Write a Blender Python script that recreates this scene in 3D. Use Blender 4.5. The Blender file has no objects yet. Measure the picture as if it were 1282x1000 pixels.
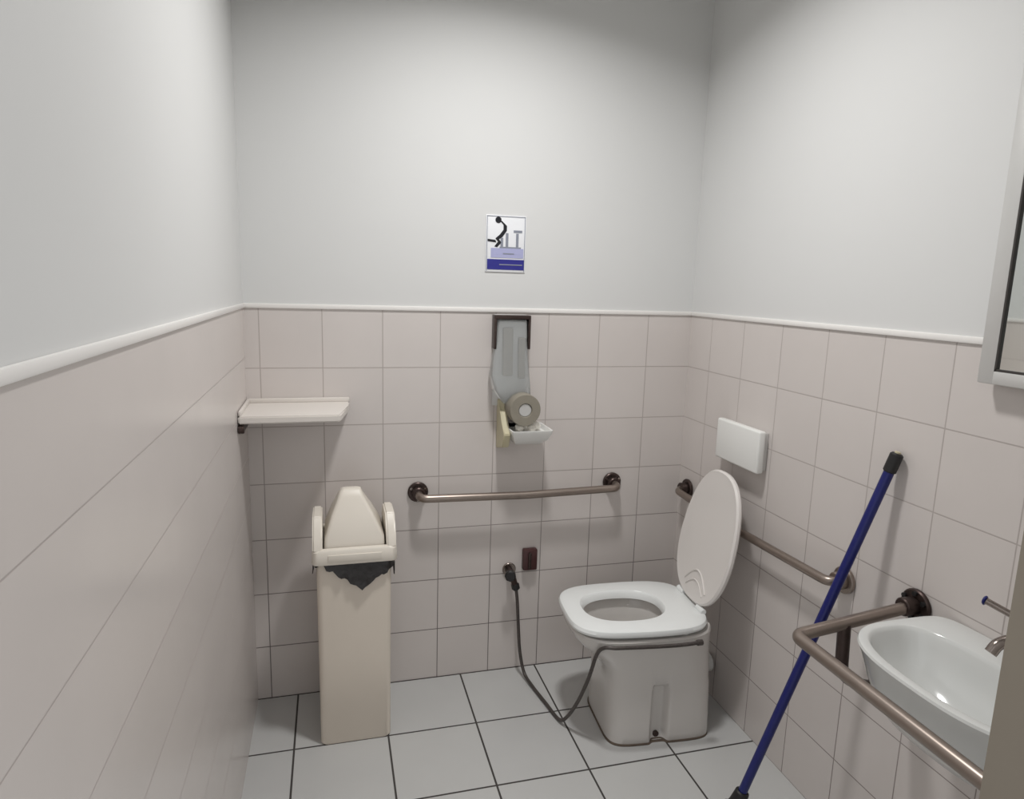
import bpy, bmesh, math, random
from math import sin, cos, pi, radians
from mathutils import Vector, Matrix, noise
random.seed(4)
scene = bpy.context.scene
C = scene.collection
W, T, H, FY = 1.63, 1.4, 2.72, -1.77      # room width, tile height, ceiling, front wall

# ------------------------------------------------------------------ materials
def srgb(r, g, b):
    f = lambda c: (c/255/12.92) if c/255 <= .04045 else ((c/255+.055)/1.055)**2.4
    return (f(r), f(g), f(b), 1)

def mat(name, col, rough=.5, metal=0, var=.04, scale=6, bump=0, trans=0, spec=.5, coat=0):
    m = bpy.data.materials.new(name); m.use_nodes = True
    nt = m.node_tree; b = nt.nodes['Principled BSDF']
    b.inputs['Roughness'].default_value = rough
    b.inputs['Metallic'].default_value = metal
    b.inputs['Transmission Weight'].default_value = trans
    b.inputs['Specular IOR Level'].default_value = spec
    b.inputs['Coat Weight'].default_value = coat
    tc = nt.nodes.new('ShaderNodeTexCoord')
    n = nt.nodes.new('ShaderNodeTexNoise'); n.inputs['Scale'].default_value = scale
    n.inputs['Detail'].default_value = 4
    nt.links.new(tc.outputs['Object'], n.inputs['Vector'])
    mx = nt.nodes.new('ShaderNodeMix'); mx.data_type = 'RGBA'
    mx.inputs['A'].default_value = (col[0]*(1-var), col[1]*(1-var), col[2]*(1-var*1.1), 1)
    mx.inputs['B'].default_value = (min(1, col[0]*(1+var)), min(1, col[1]*(1+var)), min(1, col[2]*(1+var)), 1)
    nt.links.new(n.outputs['Fac'], mx.inputs['Factor'])
    nt.links.new(mx.outputs['Result'], b.inputs['Base Color'])
    if bump:
        bp = nt.nodes.new('ShaderNodeBump'); bp.inputs['Strength'].default_value = bump
        bp.inputs['Distance'].default_value = .01
        nt.links.new(n.outputs['Fac'], bp.inputs['Height'])
        nt.links.new(bp.outputs['Normal'], b.inputs['Normal'])
    return m

def tile_mat(name, axes, offs, size, mortar, c1, c2, grout, grout_dirty=None, rough=.25):
    m = bpy.data.materials.new(name); m.use_nodes = True
    nt = m.node_tree; N = nt.nodes; Lk = nt.links; b = N['Principled BSDF']
    tc = N.new('ShaderNodeTexCoord'); sp = N.new('ShaderNodeSeparateXYZ'); cb = N.new('ShaderNodeCombineXYZ')
    Lk.new(tc.outputs['Object'], sp.inputs[0])
    for k in (0, 1):
        a = N.new('ShaderNodeMath'); a.operation = 'SUBTRACT'; a.inputs[1].default_value = offs[k]-20*size[k]
        Lk.new(sp.outputs[axes[k]], a.inputs[0]); Lk.new(a.outputs[0], cb.inputs[k])
    br = N.new('ShaderNodeTexBrick'); br.offset = 0; br.squash = 1
    br.inputs['Scale'].default_value = 1; br.inputs['Brick Width'].default_value = size[0]
    br.inputs['Row Height'].default_value = size[1]; br.inputs['Mortar Size'].default_value = mortar
    br.inputs['Mortar Smooth'].default_value = .2
    br.inputs['Color1'].default_value = c1; br.inputs['Color2'].default_value = c2
    br.inputs['Mortar'].default_value = grout
    Lk.new(cb.outputs[0], br.inputs['Vector'])
    nz = N.new('ShaderNodeTexNoise'); nz.inputs['Scale'].default_value = 3.5; nz.inputs['Detail'].default_value = 5
    Lk.new(tc.outputs['Object'], nz.inputs['Vector'])
    if grout_dirty:                      # grimy joints in the lowest rows
        mr = N.new('ShaderNodeMapRange'); mr.inputs['From Min'].default_value = .2; mr.inputs['From Max'].default_value = .95
        mr.inputs['To Min'].default_value = 1; mr.inputs['To Max'].default_value = 0
        ad = N.new('ShaderNodeMath'); ad.operation = 'MULTIPLY_ADD'; ad.inputs[1].default_value = .5; ad.inputs[2].default_value = -.25
        Lk.new(nz.outputs['Fac'], ad.inputs[0])
        a2 = N.new('ShaderNodeMath'); a2.operation = 'ADD'
        Lk.new(sp.outputs[2], a2.inputs[0]); Lk.new(ad.outputs[0], a2.inputs[1]); Lk.new(a2.outputs[0], mr.inputs['Value'])
        gm = N.new('ShaderNodeMix'); gm.data_type = 'RGBA'
        gm.inputs['A'].default_value = grout; gm.inputs['B'].default_value = grout_dirty
        Lk.new(mr.outputs[0], gm.inputs['Factor']); Lk.new(gm.outputs['Result'], br.inputs['Mortar'])
    mu = N.new('ShaderNodeMix'); mu.data_type = 'RGBA'; mu.blend_type = 'MULTIPLY'; mu.inputs['Factor'].default_value = 1
    rp = N.new('ShaderNodeMapRange'); rp.inputs['To Min'].default_value = .92; rp.inputs['To Max'].default_value = 1.04
    Lk.new(nz.outputs['Fac'], rp.inputs['Value']); Lk.new(rp.outputs[0], mu.inputs['B'])
    Lk.new(br.outputs['Color'], mu.inputs['A']); Lk.new(mu.outputs['Result'], b.inputs['Base Color'])
    rr = N.new('ShaderNodeMapRange'); rr.inputs['To Min'].default_value = rough; rr.inputs['To Max'].default_value = .8
    Lk.new(br.outputs['Fac'], rr.inputs['Value']); Lk.new(rr.outputs[0], b.inputs['Roughness'])
    bp = N.new('ShaderNodeBump'); bp.invert = True; bp.inputs['Strength'].default_value = .4; bp.inputs['Distance'].default_value = .002
    Lk.new(br.outputs['Fac'], bp.inputs['Height']); Lk.new(bp.outputs['Normal'], b.inputs['Normal'])
    return m

tA, tB = srgb(213, 206, 202), srgb(210, 203, 199)
g1, g2 = srgb(180, 171, 167), srgb(112, 104, 102)
M = dict(
 paint=mat('white_wall_paint', srgb(214, 214, 213), .7, var=.015, scale=2.5, bump=.02),
 ceil=mat('ceiling_paint', srgb(222, 221, 216), .8, var=.02),
 tback=tile_mat('back_wall_tiles', (0, 2), (.647, T), (.2, .2), .0017, tA, tB, g1, g2),
 tright=tile_mat('right_wall_tiles', (1, 2), (-1.152, T), (.2, .2), .0017, tA, tB, g1, srgb(140, 130, 127)),
 tleft=tile_mat('left_wall_tiles', (1, 2), (-2.1, T), (2.1, .165), .0012, tA, tB, srgb(180, 171, 168), srgb(160, 151, 148)),
 tfloor=tile_mat('floor_tiles', (0, 1), (.738, -.302), (.3, .3), .0035, srgb(196, 196, 194), srgb(192, 192, 191), srgb(66, 62, 60), rough=.32),
 trim=mat('white_tile_edging', srgb(236, 233, 230), .3, var=.02),
 ceramic=mat('glazed_white_ceramic', srgb(206, 202, 198), .12, var=.015, scale=3, coat=.3),
 basin=mat('glazed_basin_ceramic', srgb(210, 211, 209), .12, var=.01, scale=3, coat=.3),
 seat=mat('white_seat_plastic', srgb(232, 234, 233), .22, var=.012),
 lid=mat('cream_lid_plastic', srgb(222, 217, 213), .25, var=.015),
 beige=mat('beige_bin_plastic', srgb(222, 212, 199), .45, var=.03, scale=9),
 cream=mat('cream_lid_moulding', srgb(224, 217, 206), .4, var=.02, scale=9),
 bag=mat('black_bag_film', srgb(36, 33, 33), .35, var=.3, scale=40, bump=.4),
 chrome=mat('worn_chrome', srgb(150, 140, 134), .22, metal=1, var=.1, scale=30),
 steel=mat('dull_steel_tube', srgb(150, 138, 130), .34, metal=.85, var=.12, scale=25),
 darkmet=mat('tarnished_dark_metal', srgb(72, 60, 57), .35, metal=.7, var=.3, scale=60),
 blackm=mat('black_rubber', srgb(26, 25, 26), .5, var=.2, scale=40),
 oxide=mat('oxblood_enamel', srgb(70, 40, 40), .4, var=.25, scale=50),
 hose=mat('braided_grey_hose', srgb(84, 78, 76), .4, metal=.5, var=.35, scale=160),
 blue=mat('navy_blue_coating', srgb(18, 26, 100), .32, var=.12, scale=30),
 shelf=mat('white_laminate', srgb(222, 216, 210), .35, var=.02),
 plate=mat('white_moulded_plastic', srgb(232, 232, 229), .3, var=.01),
 bracket=mat('yellowed_plastic', srgb(196, 188, 158), .4, var=.04),
 clear=mat('smoky_clear_plastic', srgb(240, 242, 242), .1, trans=.75, var=.02),
 tissue=mat('soft_white_paper', srgb(236, 232, 224), .9, var=.03, scale=60, bump=.3),
 core=mat('grey_paper_core', srgb(140, 134, 122), .8, var=.1, scale=40),
 frame=mat('brushed_aluminium_frame', srgb(206, 205, 203), .4, metal=.3, var=.04, scale=20),
 gasket=mat('dark_mirror_gasket', srgb(58, 54, 52), .6, var=.15, scale=50),
 mirror=mat('silvered_glass', srgb(232, 236, 234), .03, metal=1, var=.005),
 doorf=mat('grey_brown_door_frame_paint', srgb(142, 134, 122), .55, var=.03, scale=5),
 signw=mat('white_sign_plastic', srgb(232, 233, 236), .35, var=.01),
 signb=mat('blue_sign_print', srgb(44, 44, 134), .4, var=.05),
 signl=mat('lilac_sign_print', srgb(170, 172, 208), .4, var=.03),
 signk=mat('black_sign_print', srgb(24, 24, 32), .4, var=.05),
 signg=mat('grey_sign_print', srgb(138, 142, 154), .4, var=.05),
 seal=mat('grimy_sealant', srgb(92, 80, 70), .8, var=.25, scale=40),
 mopfib=mat('grey_mop_yarn', srgb(150, 146, 140), .95, var=.2, scale=90, bump=.5),
)
lm = bpy.data.materials.new('lit_lamp_diffuser'); lm.use_nodes = True
lb = lm.node_tree.nodes['Principled BSDF']
lb.inputs['Base Color'].default_value = (.9, .9, .88, 1)
lb.inputs['Emission Color'].default_value = (1, .98, .94, 1); lb.inputs['Emission Strength'].default_value = 3
M['lamp'] = lm

# ------------------------------------------------------------------ helpers
ORG = {}
def thing(name, loc, label, cat, group=None):
    o = bpy.data.objects.new(name, None); C.objects.link(o); o.empty_display_size = .05
    o.location = loc; o['label'] = label; o['category'] = cat
    if group: o['group'] = group
    ORG[o.name] = Vector(loc); return o

def obj(name, bm, m, parent=None, loc=None, sharp=38):
    """one mesh object; bm is in world metres"""
    org = ORG[parent.name] if parent else Vector(loc or (0, 0, 0))
    bmesh.ops.recalc_face_normals(bm, faces=bm.faces[:])
    bmesh.ops.translate(bm, verts=bm.verts[:], vec=-org)
    me = bpy.data.meshes.new(name); bm.to_mesh(me); bm.free()
    for p in me.polygons: p.use_smooth = True
    me.set_sharp_from_angle(angle=radians(sharp))
    me.materials.append(M[m])
    o = bpy.data.objects.new(name, me); C.objects.link(o)
    if parent: o.parent = parent
    else: o.location = org
    ORG[o.name] = org
    return o

def struct(name, bm, m, parent=None):
    o = obj(name, bm, m, parent)
    if not parent: o['kind'] = 'structure'
    return o

def B(): return bmesh.new()

def box(bm, a, b, bev=0, seg=2, mtx=None):
    x0, y0, z0 = a; x1, y1, z1 = b
    t = bmesh.new(); bmesh.ops.create_cube(t, size=1)
    for v in t.verts:
        v.co = Vector(((x0+x1)/2+v.co.x*(x1-x0), (y0+y1)/2+v.co.y*(y1-y0), (z0+z1)/2+v.co.z*(z1-z0)))
    if bev: bmesh.ops.bevel(t, geom=t.edges[:], offset=bev, segments=seg, profile=.5, affect='EDGES')
    if mtx: bmesh.ops.transform(t, matrix=mtx, verts=t.verts[:])
    merge(bm, t)

def merge(bm, t):
    me = bpy.data.meshes.new('tmp'); t.to_mesh(me); t.free(); bm.from_mesh(me); bpy.data.meshes.remove(me)

def loft(bm, rings, cap0=True, cap1=True):
    vs = [[bm.verts.new(p) for p in r] for r in rings]; n = len(vs[0])
    for a, b in zip(vs, vs[1:]):
        for i in range(n): bm.faces.new((a[i], a[(i+1) % n], b[(i+1) % n], b[i]))
    if cap0: bm.faces.new(vs[0][::-1])
    if cap1: bm.faces.new(vs[-1])
    return vs

def smooth_path(pts, sub=8):
    P = [Vector(p) for p in pts]; P = [P[0]*2-P[1]] + P + [P[-1]*2-P[-2]]; out = []
    for i in range(1, len(P)-2):
        p0, p1, p2, p3 = P[i-1:i+3]
        for k in range(sub):
            t = k/sub
            out.append(.5*((2*p1)+(p2-p0)*t+(2*p0-5*p1+4*p2-p3)*t*t+(3*p1-p0-3*p2+p3)*t**3))
    out.append(P[-2]); return out

def round_corners(pts, r, seg=7):
    P = [Vector(p) for p in pts]; out = [P[0]]
    for i in range(1, len(P)-1):
        a = (P[i-1]-P[i]).normalized(); c = (P[i+1]-P[i]).normalized()
        s, e = P[i]+a*r, P[i]+c*r
        for k in range(seg+1):
            t = k/seg; out.append(s*(1-t)**2+P[i]*2*t*(1-t)+e*t*t)
    out.append(P[-1]); return out

def tube(bm, pts, r, n=14, r_end=None):
    P = [Vector(p) for p in pts]; rings = []; prev = None
    for i, p in enumerate(P):
        d = (P[min(i+1, len(P)-1)]-P[max(i-1, 0)]).normalized()
        if prev is None:
            u = d.orthogonal().normalized()
        else: u = (prev-d*prev.dot(d)).normalized()
        prev = u; v = d.cross(u)
        rr = r if r_end is None else r+(r_end-r)*i/(len(P)-1)
        rings.append([p+u*rr*cos(2*pi*k/n)+v*rr*sin(2*pi*k/n) for k in range(n)])
    loft(bm, rings)

def cyl(bm, a, b, r, r2=None, n=28, bev=.0):
    a, b = Vector(a), Vector(b); d = (b-a); L = d.length; d.normalize()
    if bev: prof = [(0, r-bev), (bev, r), (L-bev, (r2 or r)), (L, (r2 or r)-bev)]
    else: prof = [(0, r), (L, r2 or r)]
    u = d.orthogonal().normalized(); v = d.cross(u)
    loft(bm, [[a+d*t+u*q*cos(2*pi*k/n)+v*q*sin(2*pi*k/n) for k in range(n)] for t, q in prof])

def sup(cx, cy, ax, ay, z, n=3., N=72):
    r = []
    for k in range(N):
        t = 2*pi*k/N; c, s = cos(t), sin(t)
        q = (abs(c/ax)**n+abs(s/ay)**n)**(-1/n)
        r.append(Vector((cx+q*c, cy+q*s, z)))
    return r

# ------------------------------------------------------------------ setting
bm = B(); box(bm, (-.1, -3.2, -.1), (W+.1, .1, 0)); struct('floor', bm, 'tfloor')
bm = B(); box(bm, (-.1, FY-.1, H), (W+.1, .1, H+.1)); struct('ceiling', bm, 'ceil')
bm = B(); box(bm, (0, 0, T), (W, .1, H)); struct('wall_back', bm, 'paint')
bm = B(); box(bm, (0, -.001, 0), (W, .1, T)); struct('wall_back_tiled', bm, 'tback')
bm = B(); box(bm, (-.1, FY-.1, T), (0, .1, H)); struct('wall_left', bm, 'paint')
bm = B(); box(bm, (-.1, FY-.1, 0), (0.001, .1, T)); struct('wall_left_tiled', bm, 'tleft')
bm = B(); box(bm, (W, FY-.1, T), (W+.1, .1, H)); struct('wall_right', bm, 'paint')
bm = B(); box(bm, (W-.001, FY-.1, 0), (W+.1, .1, T)); struct('wall_right_tiled', bm, 'tright')
DX = 1.055
bm = B(); box(bm, (DX+.04, FY-.1, 0), (W, FY, H)); box(bm, (0, FY-.1, 2.14), (DX+.04, FY, H)); struct('wall_front', bm, 'paint')
bm = B(); box(bm, (DX, FY-.11, 0), (DX+.04, FY, 2.1), .003); box(bm, (0, FY-.11, 2.1), (DX+.04, FY, 2.14), .003); struct('trim_4', bm, 'doorf')
bm = B(); box(bm, (0, -.007, T-.002), (W, 0, T+.014), .003); struct('trim_1', bm, 'trim')
bm = B(); box(bm, (0, FY, T-.002), (.007, -.007, T+.014), .003); struct('trim_2', bm, 'trim')
bm = B(); box(bm, (W-.007, FY, T-.002), (W, -.007, T+.014), .003); struct('trim_3', bm, 'trim')

# ceiling lamp
LX, LY = .79, -.80
t = thing('ceiling_lamp', (LX, LY, H-.06), 'round white surface-mounted ceiling lamp above the middle of the room', 'lamp')
bm = B(); cyl(bm, (LX, LY, H-.05), (LX, LY, H), .14, n=48, bev=.006); obj('lamp_housing', bm, 'plate', t)
bm = B(); cyl(bm, (LX, LY, H-.056), (LX, LY, H-.05), .115, n=48, bev=.002); obj('diffuser', bm, 'lamp', t)

# ------------------------------------------------------------------ corner shelf
t = thing('corner_shelf', (.16, -.13, 1.055), 'white wall shelf fixed in the left back corner above the bin', 'shelf')
bm = B()
loft(bm, [[(.003, -.003, z), (.333, -.003, z), (.326, -.09, z), (.302, -.235, z), (.296, -.245, z), (.003, -.245, z)] for z in (1.062, 1.085)])
bmesh.ops.bevel(bm, geom=bm.edges[:], offset=.004, segments=2, affect='EDGES')
obj('shelf_board', bm, 'shelf', t)
bm = B(); box(bm, (.003, -.012, 1.0845), (.333, -.002, 1.1), .003); box(bm, (.003, -.235, 1.0845), (.012, -.012, 1.1), .003)
obj('upstand', bm, 'shelf', t)
bm = B(); box(bm, (.002, -.225, 1.03), (.016, -.02, 1.063), .003); cyl(bm, (.002, -.24, 1.045), (.02, -.24, 1.045), .012, bev=.002)
o = obj('bracket', bm, 'darkmet', t); o['label'] = 'dark metal bracket'

# ------------------------------------------------------------------ swing bin
bx0, bx1, by0, by1 = .222, .446, -.307, -.085
def rrect(x0, x1, y0, y1, z, r=.02, n=6):
    out = []
    for cx, cy, a0 in ((x1-r, y1-r, 0), (x0+r, y1-r, 90), (x0+r, y0+r, 180), (x1-r, y0+r, 270)):
        for k in range(n+1):
            a = radians(a0+90*k/n); out.append(Vector((cx+r*cos(a), cy+r*sin(a), z)))
    return out
bcx, bcy = (bx0+bx1)/2, (by0+by1)/2
t = thing('swing_bin', (bcx, bcy, 0), 'tall beige plastic waste bin with raised swing lid on the floor under the shelf', 'bin')
bm = B()
ring = []
for z, e in ((0, -.004), (.006, 0), (.3, .001), (.62, .003), (.64, .003)):
    ring.append(rrect(bx0-e, bx1+e, by0-e, by1+e, z))
ring.append(rrect(bx0+.004, bx1-.004, by0+.004, by1-.004, .64, .018)); ring.append(rrect(bx0+.008, bx1-.008, by0+.008, by1-.008, .02, .018))
loft(bm, ring); obj('bin_body', bm, 'beige', t)
bm = B()
l0, l1, f0, f1 = .205, .468, -.325, -.068
loft(bm, [rrect(l0+.005, l1-.005, f0+.004, f1-.004, .65), rrect(l0+.005, l1-.005, f0+.004, f1-.004, .628), rrect(l0+.002, l1-.002, f0+.0015, f1-.0015, .628), rrect(l0, l1, f0, f1, .632), rrect(l0+.003, l1-.003, f0+.003, f1-.003, .668),
          rrect(l0+.008, l1-.008, f0+.008, f1-.008, .674), rrect(l0+.02, l1-.02, f0+.02, f1-.02, .676), rrect(l0+.024, l1-.024, f0+.024, f1-.024, .655)])
for xa, xb in ((l0+.004, l0+.034), (l1-.034, l1-.004)):        # raised end cheeks that carry the pivot
    tb = B()
    loft(tb, [[(x, f0+.008, .668), (x, f0+.02, .71), (x, f0+.075, .762), (x, f1-.075, .762), (x, f1-.02, .71), (x, f1-.008, .668)] for x in (xa, xb)])
    bmesh.ops.bevel(tb, geom=tb.edges[:], offset=.005, segments=2, affect='EDGES'); merge(bm, tb)
lidp = obj('bin_lid', bm, 'cream', t)
bm = B()
loft(bm, [rrect(l0+.038, l1-.038, f0+.026, f1-.026, .662, .012), rrect(l0+.04, l1-.04, f0+.03, f1-.03, .70, .012), rrect(l0+.062, l1-.072, f0+.062, f1-.07, .765, .012),
          rrect(l0+.083, l1-.100, f0+.09, f1-.105, .815, .012), rrect(l0+.092, l1-.108, f0+.102, f1-.116, .834, .01), rrect(l0+.1, l1-.116, f0+.11, f1-.125, .838, .008)])
obj('swing_flap', bm, 'cream', lidp)
bm = B(); box(bm, (l0+.05, f0-.0015, .638), (l1-.05, f0+.004, .66), .001)
obj('lid_moulding', bm, 'cream', lidp)
# bin liner: crumpled skirt of black film hanging below the lid
bm = B(); base = rrect(bx0-.0075, bx1+.0075, by0-.0075, by1+.0075, 0, .024, 10)
per = []
for i in range(len(base)):
    a, b_ = base[i], base[(i+1) % len(base)]; k = max(1, int((b_-a).length/.008))
    per += [a.lerp(b_, j/k) for j in range(k)]
per = [p for p in per if p.y < by1-.03]
k0 = max(range(len(per)), key=lambda i: (per[i]-per[i-1]).length); per = per[k0:]+per[:k0]      # open at the back
grid = []
for p in per:
    d = Vector((p.x-bcx, p.y-bcy, 0)).normalized(); u = (p.x-bx0)/(bx1-bx0)
    if p.y < by0+.01: dep = .014+.085*max(0, 1-abs(u-.6)/.5)+.014*noise.noise(p*60)
    elif p.x > bx1-.01: dep = .05+.03*noise.noise(p*30)
    else: dep = .034+.02*noise.noise(p*30)
    col = []
    for q in range(7):
        f = q/6; w = .0065*f*(1.2+1.3*noise.noise(Vector((p.x*70, p.y*70, q*1.2))))
        z = .638-dep*f
        w *= min(1, max(0, (.627-z)/.012))
        col.append((p+d*(max(0, w)+.0012)+Vector((0, 0, z)), p+d*max(0, w)*.8+Vector((0, 0, z))))
    grid.append(col)
loft(bm, [[c[0] for c in col]+[c[1] for c in reversed(col)] for col in grid])
bag = obj('bin_liner', bm, 'bag', None, (bcx, bcy, .6), sharp=60)
bag['label'] = 'black plastic bin liner hanging out below the beige bin lid'; bag['category'] = 'bin liner'

# ------------------------------------------------------------------ sign
t = thing('wall_sign', (.875, -.003, 1.54), 'small white sign with black figure and blue band on the upper back wall', 'sign')
sx0, sx1, sz0, sz1 = .803, .948, 1.54, 1.735
bm = B(); box(bm, (sx0, -.004, sz0), (sx1, -.0005, sz1), .0012); obj('sign_board', bm, 'signw', t)
def flat(bm, pts, y0=-.0052, y1=-.0038):
    loft(bm, [[(x, y1, z) for x, z in pts], [(x, y0, z) for x, z in pts]])
def rect(bm, x0, z0, x1, z1): flat(bm, [(x0, z0), (x1, z0), (x1, z1), (x0, z1)])
def P(px, py): return (sx0+(px-610)/46.5*.145, sz1-(py-270)/71*.195)      # place on the sign
bm = B()
rect(bm, sx0+.003, sz0+.003, sx0+.005, sz1-.003); rect(bm, sx1-.005, sz0+.003, sx1-.003, sz1-.003); rect(bm, sx0+.003, sz1-.005, sx1-.003, sz1-.003)
for x0, x1 in ((627, 630), (633, 636), (645, 648)):
    a, b_ = P(x0, 309), P(x1, 292 if x0 != 627 else 298); rect(bm, a[0], a[1], b_[0], b_[1])
a, b_ = P(642, 291), P(652, 288); rect(bm, a[0], a[1], b_[0], b_[1])
a, b_ = P(626, 310.9), P(651, 309.1); rect(bm, a[0], a[1], b_[0], b_[1])
obj('sign_lines', bm, 'signg', t)
bm = B()
c = P(624, 276); flat(bm, [(c[0]+.011*cos(k*pi/8), c[1]+.011*sin(k*pi/8)) for k in range(16)])
L1 = [(626, 277), (630, 282), (630, 288), (626, 294), (621, 299), (624, 303), (620, 309)]
L2 = [(628, 277), (634, 283), (634, 289), (629, 297), (625, 300), (628, 304), (623, 310)]
flat(bm, [P(*q) for q in L1]+[P(*q) for q in reversed(L2)])
flat(bm, [P(612, 300), P(621, 301), P(622, 304), P(612, 303)])
obj('pictogram_figure', bm, 'signk', t)
bm = B(); a, b_ = P(616, 323), P(654, 311); rect(bm, a[0], a[1], b_[0], b_[1]); obj('lilac_panel', bm, 'signl', t)
bm = B(); a, b_ = P(612, 338), P(655, 325); rect(bm, a[0], a[1], b_[0], b_[1]); bl = obj('blue_band', bm, 'signb', t)
bm = B()
for x0, x1, y in ((626, 653, 331), (630, 643, 317)):
    a, b_ = P(x0, y+1.2), P(x1, y); flat(bm, [(a[0], a[1]), (b_[0], a[1]), (b_[0], b_[1]), (a[0], b_[1])], -.0064, -.005)
obj('band_stripe', bm, 'signg', t)

# ------------------------------------------------------------------ tissue dispenser and tray
t = thing('tissue_dispenser', (.9, -.001, 1.02), 'clear smoky plastic tissue dispenser with dark top frame on the back wall', 'dispenser')
bm = B(); box(bm, (.838, -.008, 1.06), (.962, -.0012, 1.392), .003); obj('back_plate', bm, 'frame', t)
bm = B()
box(bm, (.833, -.045, 1.376), (.966, -.0015, 1.39), .002); box(bm, (.833, -.045, 1.27), (.841, -.0015, 1.378), .002); box(bm, (.958, -.045, 1.27), (.966, -.0015, 1.378), .002)
o = obj('top_frame', bm, 'darkmet', t); o['label'] = 'dark metal frame around the dispenser top'
bm = B()
secs = [(1.372, .845, .955, .03), (1.30, .842, .957, .036), (1.24, .83, .96, .046), (1.18, .822, .962, .06), (1.13, .83, .965, .07), (1.10, .85, .966, .07), (1.075, .87, .964, .06)]
loft(bm, [[Vector((v.x, v.y, z)) for v in rrect(a, b_, -.008-d, -.0081, z, min(.014, d*.4))] for z, a, b_, d in secs])
obj('front_cover', bm, 'clear', t)
bm = B(); box(bm, (.868, -.03, 1.17), (.905, -.0085, 1.345), .006); box(bm, (.925, -.026, 1.16), (.95, -.0085, 1.31), .005)
obj('inner_sleeve', bm, 'core', t)
bm = B()
cx, cz, n = .932, 1.062, 36
loft(bm, [[(cx+r*cos(2*pi*k/n), y, cz+r*sin(2*pi*k/n)) for k in range(n)] for r, y in ((.02, -.04), (.055, -.04), (.057, -.046), (.057, -.12), (.055, -.125), (.026, -.125), (.024, -.12), (.024, -.06))])
roll = obj('tissue_roll', bm, 'core', t); roll['label'] = 'grey-brown tissue roll'
bm = B(); cyl(bm, (cx, -.002, cz), (cx, -.121, cz), .0235, n=28, bev=.002); obj('spindle', bm, 'frame', roll)

t = thing('wall_tray', (.95, -.001, .9), 'small white tray with yellowed left bracket on back wall below the dispenser', 'tray')
bm = B()
def rr2(x0, x1, d, z): return rrect(x0, x1, -d, -.0012, z, .008, 5)
loft(bm, [rr2(.905, 1.0, .105, .935), rr2(.892, 1.018, .135, .955), rr2(.88, 1.03, .15, .985), rr2(.88, 1.03, .151, .992), rr2(.885, 1.025, .146, .992), rr2(.893, 1.018, .138, .978)])
obj('tray_dish', bm, 'plate', t)
bm = B()
loft(bm, [[(x, -.0012, 1.085), (x, -.03, 1.085), (x, -.075, 1.01), (x, -.12, .975), (x, -.1, .925), (x, -.0012, .9)] for x in (.858, .882)])
bmesh.ops.bevel(bm, geom=bm.edges[:], offset=.003, segments=2, affect='EDGES')
o = obj('bracket', bm, 'bracket', t); o['label'] = 'yellowed bracket'
bm = B()
for dx, dy, r in ((-.03, -.08, .016), (0, -.07, .02), (.026, -.075, .022), (.012, -.09, .016)):
    tb = B(); bmesh.ops.create_icosphere(tb, subdivisions=3, radius=r)
    for v in tb.verts:
        v.co *= 1+.3*noise.noise(v.co*90+Vector((dx*50, 0, 0))); v.co.z *= .9
        v.co += Vector((.955+dx, dy, .978+r*.75))
    merge(bm, tb)
o = obj('crumpled_tissue', bm, 'tissue', None, (.955, -.08, .98)); o['label'] = 'crumpled white tissue lying in the small tray'; o['category'] = 'tissue'

# ------------------------------------------------------------------ grab rails
t = thing('grab_rail', (.95, 0, .73), 'horizontal metal grab rail with dark flanges on the back wall left of toilet', 'grab rail')
for x in (.57, 1.329):
    bm = B(); cyl(bm, (x, -.0012, .747), (x, -.014, .747), .037, bev=.003); cyl(bm, (x, -.013, .747), (x, -.04, .747), .024, bev=.003)
    fl = obj('flange', bm, 'darkmet', t)
    bm = B()
    bm.free()
    for a in (.5, 2.6, 4.7):
        bm = B(); cyl(bm, (x+.029*cos(a), -.013, .747+.029*sin(a)), (x+.029*cos(a), -.017, .747+.029*sin(a)), .005, n=10); obj('screw', bm, 'chrome', fl)
bm = B(); tube(bm, round_corners([(.57, -.03, .747), (.57, -.075, .742), (.95, -.075, .735), (1.329, -.075, .742), (1.329, -.03, .747)], .03), .0145, 16)
obj('rail', bm, 'steel', t)

t = thing('grab_rail', (W, -.5, .72), 'horizontal metal grab rail on the right wall behind toilet lid and blue pole', 'grab rail')
ya, yb = -.075, -.918
for y in (ya, yb):
    bm = B(); cyl(bm, (W-.0012, y, .725), (W-.014, y, .725), .037, bev=.003); cyl(bm, (W-.013, y, .725), (W-.04, y, .725), .024, bev=.003)
    obj('flange', bm, 'steel' if y == yb else 'darkmet', t)
bm = B(); tube(bm, round_corners([(W-.03, ya, .725), (W-.055, ya, .72), (W-.055, -.5, .71), (W-.055, yb, .722), (W-.03, yb, .725)], .03), .0135, 16)
obj('rail', bm, 'steel', t)

# ------------------------------------------------------------------ angle valve, plate, hose
t = thing('angle_valve', (.925, -.001, .4), 'dark angle valve on the back wall feeding the thin hose', 'valve')
bm = B(); cyl(bm, (.922, -.0012, .418), (.922, -.01, .418), .026, bev=.002); obj('escutcheon', bm, 'chrome', t)
bm = B(); cyl(bm, (.922, -.009, .418), (.922, -.062, .418), .012, bev=.002); cyl(bm, (.922, -.045, .418), (.937, -.045, .365), .012, bev=.002); obj('valve_body', bm, 'darkmet', t)
bm = B(); cyl(bm, (.912, -.06, .42), (.906, -.085, .424), .021, n=8, bev=.004); obj('handwheel', bm, 'blackm', t)
bm = B(); cyl(bm, (.9355, -.045, .376), (.941, -.045, .352), .0155, n=6, bev=.002); obj('hose_nut', bm, 'blackm', t)

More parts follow.
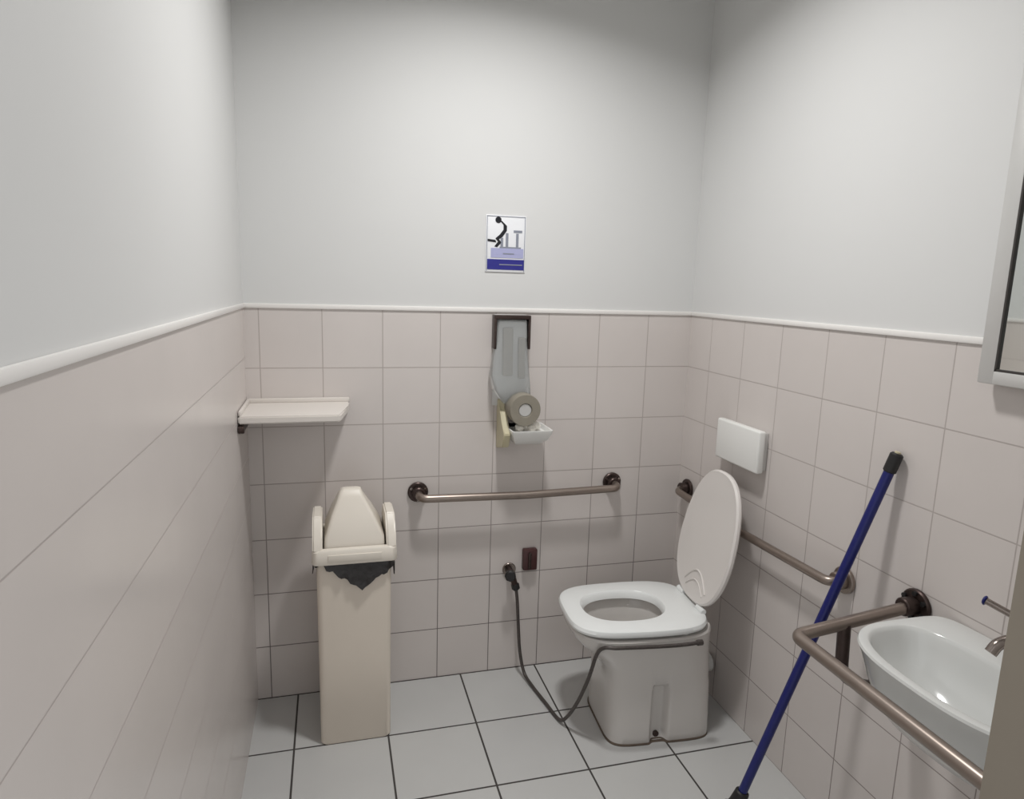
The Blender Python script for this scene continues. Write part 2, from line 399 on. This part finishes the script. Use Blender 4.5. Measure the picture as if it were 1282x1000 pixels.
t = thing('wall_box', (1.0, -.001, .42), 'small dark reddish-brown box on the back wall beside the angle valve', 'wall box')
bm = B(); box(bm, (.972, -.03, .415), (1.028, -.0012, .5), .006); obj('cover', bm, 'oxide', t)
bm = B(); box(bm, (.99, -.038, .425), (1.002, -.029, .49), .003); obj('ridge', bm, 'darkmet', t)
bm = B()
hp = smooth_path([(.941, -.045, .355), (.947, -.048, .3), (.953, -.052, .2), (.96, -.06, .1), (.972, -.085, .026), (.985, -.15, .009), (1.003, -.26, .008), (1.02, -.36, .009),
                  (1.034, -.405, .05), (1.05, -.455, .14), (1.064, -.5, .25), (1.073, -.53, .345), (1.084, -.5595, .3845), (1.12, -.578, .390), (1.2, -.587, .388), (1.3, -.594, .385), (1.36, -.6, .387), (1.385, -.6, .388)], 8)
tube(bm, hp, .0062, 12)
cyl(bm, hp[-1], hp[-1]+Vector((.022, 0, 0)), .0095, n=8, bev=.002)
o = obj('flexible_hose', bm, 'hose', None, (1.0, -.3, 0)); o['label'] = 'thin grey flexible hose looping from the angle valve over the floor to the toilet seat'; o['category'] = 'hose'

# ------------------------------------------------------------------ toilet (faces left)
TA = Matrix.Translation((1.485, -.405, 0)) @ Matrix.Rotation(radians(-4.5), 4, 'Z')   # local: front is -x, hinge at x=0
def put(bm): bmesh.ops.transform(bm, matrix=TA, verts=bm.verts[:])
t = thing('toilet', (1.3, -.37, 0), 'white ceramic floor-standing toilet with raised lid against the right wall', 'toilet')
bm = B(); rings = []
def ped(z, xf, xb, hw, n, dent):
    r = sup((xf+xb)/2, 0, (xb-xf)/2, hw, z, n, 288)
    for v in r:                                        # side recess for the floor bolts
        k = math.exp(-(((v.x+.165)/.028)**6))
        v.y -= math.copysign(dent*k, v.y)
    return r
for z, xf, xb, hw, n, d in ((0, -.328, .03, .145, 6, .006), (.006, -.334, .034, .149, 6, .02), (.03, -.335, .034, .149, 6, .034), (.12, -.334, .032, .148, 5.6, .034), (.19, -.334, .03, .148, 5.2, .03), (.215, -.336, .028, .149, 4.8, .004),
                     (.26, -.347, .027, .153, 4.4, 0), (.30, -.38, .026, .16, 3.9, 0), (.34, -.43, .026, .17, 3.6, 0), (.37, -.455, .026, .177, 3.5, 0), (.388, -.46, .026, .18, 3.4, 0), (.394, -.456, .022, .176, 3.4, 0)):
    rings.append(ped(z, xf, xb, hw, n, d))
def oval(xf, xb, hw, z, n): return sup((xf+xb)/2, 0, (xb-xf)/2, hw, z, n, 288)
rings += [oval(-.40, -.105, .118, .394, 2.4), oval(-.395, -.11, .112, .385, 2.4), oval(-.385, -.12, .10, .33, 2.3), oval(-.35, -.15, .08, .25, 2.2), oval(-.31, -.18, .045, .215, 2), oval(-.28, -.2, .02, .2, 2)]
loft(bm, rings); put(bm); obj('bowl', bm, 'ceramic', t)
bm = B(); loft(bm, [ped(0, -.337, .034, .152, 6, .01), ped(.004, -.337, .034, .152, 6, .02), ped(.008, -.333, .032, .148, 6, .02)]); put(bm)
o = obj('base_seal', bm, 'seal', t); o['label'] = 'grimy brown sealant line around the toilet foot'
# plastic seat
bm = B()
def seat_o(s, z): return [Vector((v.x, v.y*(1-.05*max(0, (-.22-v.x)/.24)), v.z)) for v in sup(-.232, 0, .238-s, .183-s, z, 3.7, 288)]
loft(bm, [oval(-.395, -.125, .098, .402, 2.3), seat_o(.01, .402), seat_o(.002, .406), seat_o(0, .414), seat_o(.004, .424), seat_o(.014, .429), oval(-.408, -.118, .11, .428, 2.4), oval(-.4, -.124, .102, .421, 2.4), oval(-.395, -.125, .098, .402, 2.3)], False, False)
bmesh.ops.remove_doubles(bm, verts=bm.verts[:], dist=.00001)
put(bm); seat = obj('toilet_seat', bm, 'seat', t)
for x, y in ((-.34, -.13), (-.34, .13), (-.1, -.15), (-.1, .15)):
    bm = B(); cyl(bm, (x, y, .3935), (x, y, .403), .011, n=16); put(bm); obj('seat_buffer', bm, 'seat', seat)
for y in (-.075, .075):
    bm = B(); cyl(bm, (-.012, y-.022, .432), (-.012, y+.022, .432), .011, n=18, bev=.002); cyl(bm, (-.012, y, .392), (-.012, y, .43), .009, n=14); put(bm); obj('hinge', bm, 'seat', t)
# raised lid: built lying in local (s along the lid, y), then tipped
LT = TA @ Matrix.Translation((-.014, 0, .434)) @ Matrix.Rotation(radians(101), 4, 'Y')     # -x axis of the lid goes up
LL = .465
def lid_o(s, z):
    r = sup(-LL/2, 0, LL/2-s, .178-s, z, 2.5, 96)
    return [Vector((v.x, v.y*(1 - .13*max(0, (-.2-v.x)/.26)) , v.z)) for v in r]
bm = B(); loft(bm, [lid_o(.03, -.003), lid_o(.006, -.006), lid_o(0, .0), lid_o(0, .008), lid_o(.006, .015), lid_o(.05, .02), lid_o(.12, .022)])
bmesh.ops.transform(bm, matrix=LT, verts=bm.verts[:]); lidp = obj('toilet_lid', bm, 'lid', t)
bm = B(); tube(bm, [(-.055-.055*sin(a*pi/12), -.085+.15*a/12, -.0045) for a in range(13)], .003, 8)
tube(bm, [(-.04-.035*sin(a*pi/12), -.07+.12*a/12, -.0045) for a in range(13)], .0025, 8)
bmesh.ops.transform(bm, matrix=LT, verts=bm.verts[:]); obj('moulded_ridge', bm, 'lid', lidp)
bm = B(); put_z = [(.02, .085, .13), (.127, .093, .13)]; tube(bm, put_z, .035, 24); put(bm); obj('flush_inlet', bm, 'plate', t)
for y in (-.12, .12):
    bm = B(); cyl(bm, (-.165, y*.93, .016), (-.165, y*1.06, .016), .011, n=18, bev=.003); put(bm); o = obj('bolt_cap', bm, 'darkmet', t); o['label'] = 'dark floor bolt cap'

# ------------------------------------------------------------------ flush plate
t = thing('flush_plate', (W, -.425, .92), 'white rectangular plastic plate on the right wall above the toilet lid', 'flush plate')
bm = B(); box(bm, (W-.02, -.535, .925), (W-.0012, -.312, 1.05), .003); obj('back_frame', bm, 'frame', t)
bm = B(); box(bm, (W-.045, -.545, .918), (W-.018, -.303, 1.058), .007, 3); obj('front_cover', bm, 'plate', t)

# ------------------------------------------------------------------ washbasin
BX, BY, BZ = 1.463, -1.445, .78
t = thing('washbasin', (BX, BY, BZ-.14), 'white ceramic washbasin mounted on the right wall inside the metal guard rail', 'washbasin')
def bas(x0, x1, y0, y1, z, n=2.8, nb=7):
    out = []; cx, cy, ax, ay = x0+(x1-x0)*.55, (y0+y1)/2, (x1-x0), (y1-y0)/2; N = 128
    for k in range(N):
        t = 2*pi*k/N; c, s_ = cos(t), sin(t); m = nb if c > 0 else n
        out.append(Vector((cx+(ax*.45 if c > 0 else ax*.55)*math.copysign(abs(c)**(2/m), c), cy+ay*math.copysign(abs(s_)**(2/m), s_), z)))
    return out
x1 = W-.002
bm = B(); ya_, yb_ = -1.645, -1.215
rings = []
for dz, i, j in ((-.165, .09, .07), (-.155, .066, .045), (-.12, .042, .028), (-.07, .022, .014), (-.02, .006, .005), (-.006, 0, 0), (-.001, .002, .002), (0, .007, .007)):
    rings.append(bas(1.308+i, x1-(.003 if dz == 0 else 0), ya_+j, yb_-j, BZ+dz))
for dz, i, nb in ((0, 0, 3.2), (-.002, .004, 3.2), (-.01, .008, 3.1), (-.03, .015, 3), (-.055, .026, 2.8), (-.08, .043, 2.6), (-.1, .065, 2.4), (-.114, .09, 2.2), (-.122, .105, 2)):
    rings.append(bas(1.326+i*.9, 1.545-i*.75, ya_+.02+i*1.2, yb_-.02-i*1.2, BZ+dz, 2.5, nb))
loft(bm, rings)
obj('basin_bowl', bm, 'basin', t)
bm = B(); cyl(bm, (1.437, -1.43, BZ-.1235), (1.437, -1.43, BZ-.119), .022, n=24, bev=.002); obj('drain', bm, 'chrome', t)
ty = -1.443
bm = B(); cyl(bm, (1.58, ty, BZ-.001), (1.58, ty, BZ+.012), .026, bev=.003); cyl(bm, (1.58, ty, BZ+.01), (1.58, ty, BZ+.075), .019, bev=.003); tap = obj('tap_body', bm, 'chrome', t)
bm = B(); tube(bm, smooth_path([(1.58, ty, BZ+.05), (1.545, ty+.004, BZ+.066), (1.51, ty+.008, BZ+.06), (1.495, ty+.01, BZ+.042)], 5), .011, 14); obj('spout', bm, 'chrome', tap)
bm = B(); cyl(bm, (1.58, ty, BZ+.075), (1.58, ty, BZ+.098), .02, .017, bev=.003); tube(bm, [(1.58, ty, BZ+.092), (1.55, ty+.075, BZ+.112)], .007, 12)
obj('tap_lever', bm, 'chrome', tap)
bm = B(); cyl(bm, (1.55, ty+.075, BZ+.112), (1.5485, ty+.08, BZ+.1125), .01, bev=.002); o = obj('index_button', bm, 'blue', tap); o['label'] = 'blue tip of the tap lever'

# guard rail round the basin
t = thing('basin_guard_rail', (W, -1.4, .74), 'bent grey metal tube rail running around the washbasin from the right wall', 'grab rail')
xr = 1.262
bm = B(); tube(bm, round_corners([(W-.01, -1.147, .765), (xr+.005, -1.172, .742), (xr-.002, -1.735, .742), (W-.01, -1.735, .75)], .022), .0145, 18); obj('rail', bm, 'steel', t)
for y, z in ((-1.147, .765), (-1.735, .75)):
    bm = B(); cyl(bm, (W-.0012, y, z), (W-.014, y, z), .03 if y < -1.5 else .04, bev=.003); cyl(bm, (W-.013, y, z), (W-.05, y, z), .022, bev=.003); fl = obj('flange', bm, 'darkmet', t)
    bm = B()
    bm.free(); rs = .024 if y < -1.5 else .031
    for a in (.5, 1.6, 2.6, 3.7, 4.7):
        bm = B(); cyl(bm, (W-.013, y+rs*cos(a), z+rs*sin(a)), (W-.02, y+rs*cos(a), z+rs*sin(a)), .006, n=10); obj('screw', bm, 'blackm', fl)
bm = B(); tube(bm, round_corners([(1.405, -1.163, .752), (1.412, -1.163, .622), (1.47, -1.165, .585), (W-.006, -1.165, .56)], .03), .0145, 16); obj('support_tube', bm, 'darkmet', t)
bm = B(); cyl(bm, (W-.0012, -1.165, .56), (W-.014, -1.165, .56), .034, bev=.003); obj('support_flange', bm, 'darkmet', t)

# ------------------------------------------------------------------ mop pole leaning on the right wall
A = Vector((W-.022, -1.048, 1.105)); Q = Vector((1.37, -.9, .08))
d = (Q-A).normalized(); A2 = A
t = thing('mop', tuple(A+d*((A.z-.0)/-d.z)), 'navy blue mop pole with black end cap leaning against the right wall', 'mop')
end = A+d*((A.z-.05)/-d.z)
bm = B(); tube(bm, [A+d*.025, end], .0125, 18); obj('handle', bm, 'blue', t)
bm = B(); cyl(bm, A-d*.012, A+d*.04, .0155, n=20, bev=.004); ec = obj('end_cap', bm, 'blackm', t); ec['label'] = 'black end cap'
bm = B(); cyl(bm, A-d*.0165, A-d*.01, .007, n=14, bev=.001); obj('hanging_plug', bm, 'bracket', ec)
bm = B(); cyl(bm, end-d*.06, end+d*.012, .019, .026, bev=.004); obj('socket', bm, 'blackm', t)
bm = B()
for k in range(40):
    a = 2*pi*k/40; r = .03+.035*random.random(); o_ = end+Vector((.014*cos(a), .014*sin(a), 0))
    e = Vector((end.x+r*cos(a), end.y+r*sin(a), .006))
    tube(bm, smooth_path([o_, (o_+e)/2+Vector((.012*cos(a), .012*sin(a), .008)), e], 4), .005, 7)
obj('mop_strands', bm, 'mopfib', t)

# ------------------------------------------------------------------ mirror
t = thing('wall_mirror', (W, -1.47, 1.32), 'mirror in a pale metal frame on the right wall above the washbasin', 'mirror')
m0, m1, z0, z1, fw = -1.243, -1.7, 1.322, 1.96, .035
xb, xf = W-.0135, W-.04
bm = B()
box(bm, (xf, m0-fw, z0), (xb, m0, z1), .003); box(bm, (xf, m1, z0), (xb, m1+fw, z1), .003)
box(bm, (xf, m1+fw-.002, z0), (xb, m0-fw+.002, z0+fw*.8), .003); box(bm, (xf, m1+fw-.002, z1-fw*.8), (xb, m0-fw+.002, z1), .003)
box(bm, (W-.0136, m1+.05, 1.43), (W-.0012, m0-.05, 1.93))
obj('frame', bm, 'frame', t)
bm = B()
gx0, gx1, gy0, gy1 = xf+.006, xb-.001, m1+fw, m0-fw
box(bm, (xf+.001, gy1-.003, z0+fw*.7), (xb-.002, gy1+.001, z1-fw*.7)); box(bm, (xf+.001, gy0-.001, z0+fw*.7), (xb-.002, gy0+.003, z1-fw*.7))
box(bm, (xf+.001, gy0, z0+fw*.8-.001), (xb-.002, gy1, z0+fw*.8+.004)); box(bm, (xf+.001, gy0, z1-fw*.8-.004), (xb-.002, gy1, z1-fw*.8+.001))
obj('gasket', bm, 'gasket', t)
bm = B(); box(bm, (gx0, gy0+.002, z0+fw*.8), (gx1, gy1-.002, z1-fw*.8)); obj('mirror_glass', bm, 'mirror', t)

# ------------------------------------------------------------------ light
ld = bpy.data.lights.new('lamp_light', 'AREA'); ld.shape = 'DISK'; ld.size = .2; ld.energy = 14.5; ld.color = (1, .995, .985); ld.spread = radians(145)
lo = bpy.data.objects.new('lamp_light', ld); C.objects.link(lo); lo.location = (LX, LY, H-.0575)
w = bpy.data.worlds.new('corridor_light'); scene.world = w; w.use_nodes = True
w.node_tree.nodes['Background'].inputs[0].default_value = (1, 1, 1, 1)
w.node_tree.nodes['Background'].inputs[1].default_value = .72

# ------------------------------------------------------------------ camera
yaw, pitch, roll = .26803, -.17044, .02907
f = Vector((sin(yaw)*cos(pitch), cos(yaw)*cos(pitch), sin(pitch))); r = Vector((cos(yaw), -sin(yaw), 0)); u = r.cross(f)
r2 = r*cos(roll)+u*sin(roll); u2 = -r*sin(roll)+u*cos(roll)
cd = bpy.data.cameras.new('camera'); cam = bpy.data.objects.new('camera', cd); C.objects.link(cam)
mw = Matrix(((r2.x, u2.x, -f.x), (r2.y, u2.y, -f.y), (r2.z, u2.z, -f.z))).to_4x4()
mw.translation = Vector((.27594, -2.32917, 1.49572)); cam.matrix_world = mw
cd.sensor_fit = 'HORIZONTAL'; cd.sensor_width = 36; cd.lens = 832.05/1282*36; cd.clip_start = .02
scene.camera = cam
scene.view_settings.view_transform = 'Standard'; scene.view_settings.look = 'None'
scene.view_settings.gamma = 1; scene.view_settings.exposure = .06; scene.view_settings.use_curve_mapping = False
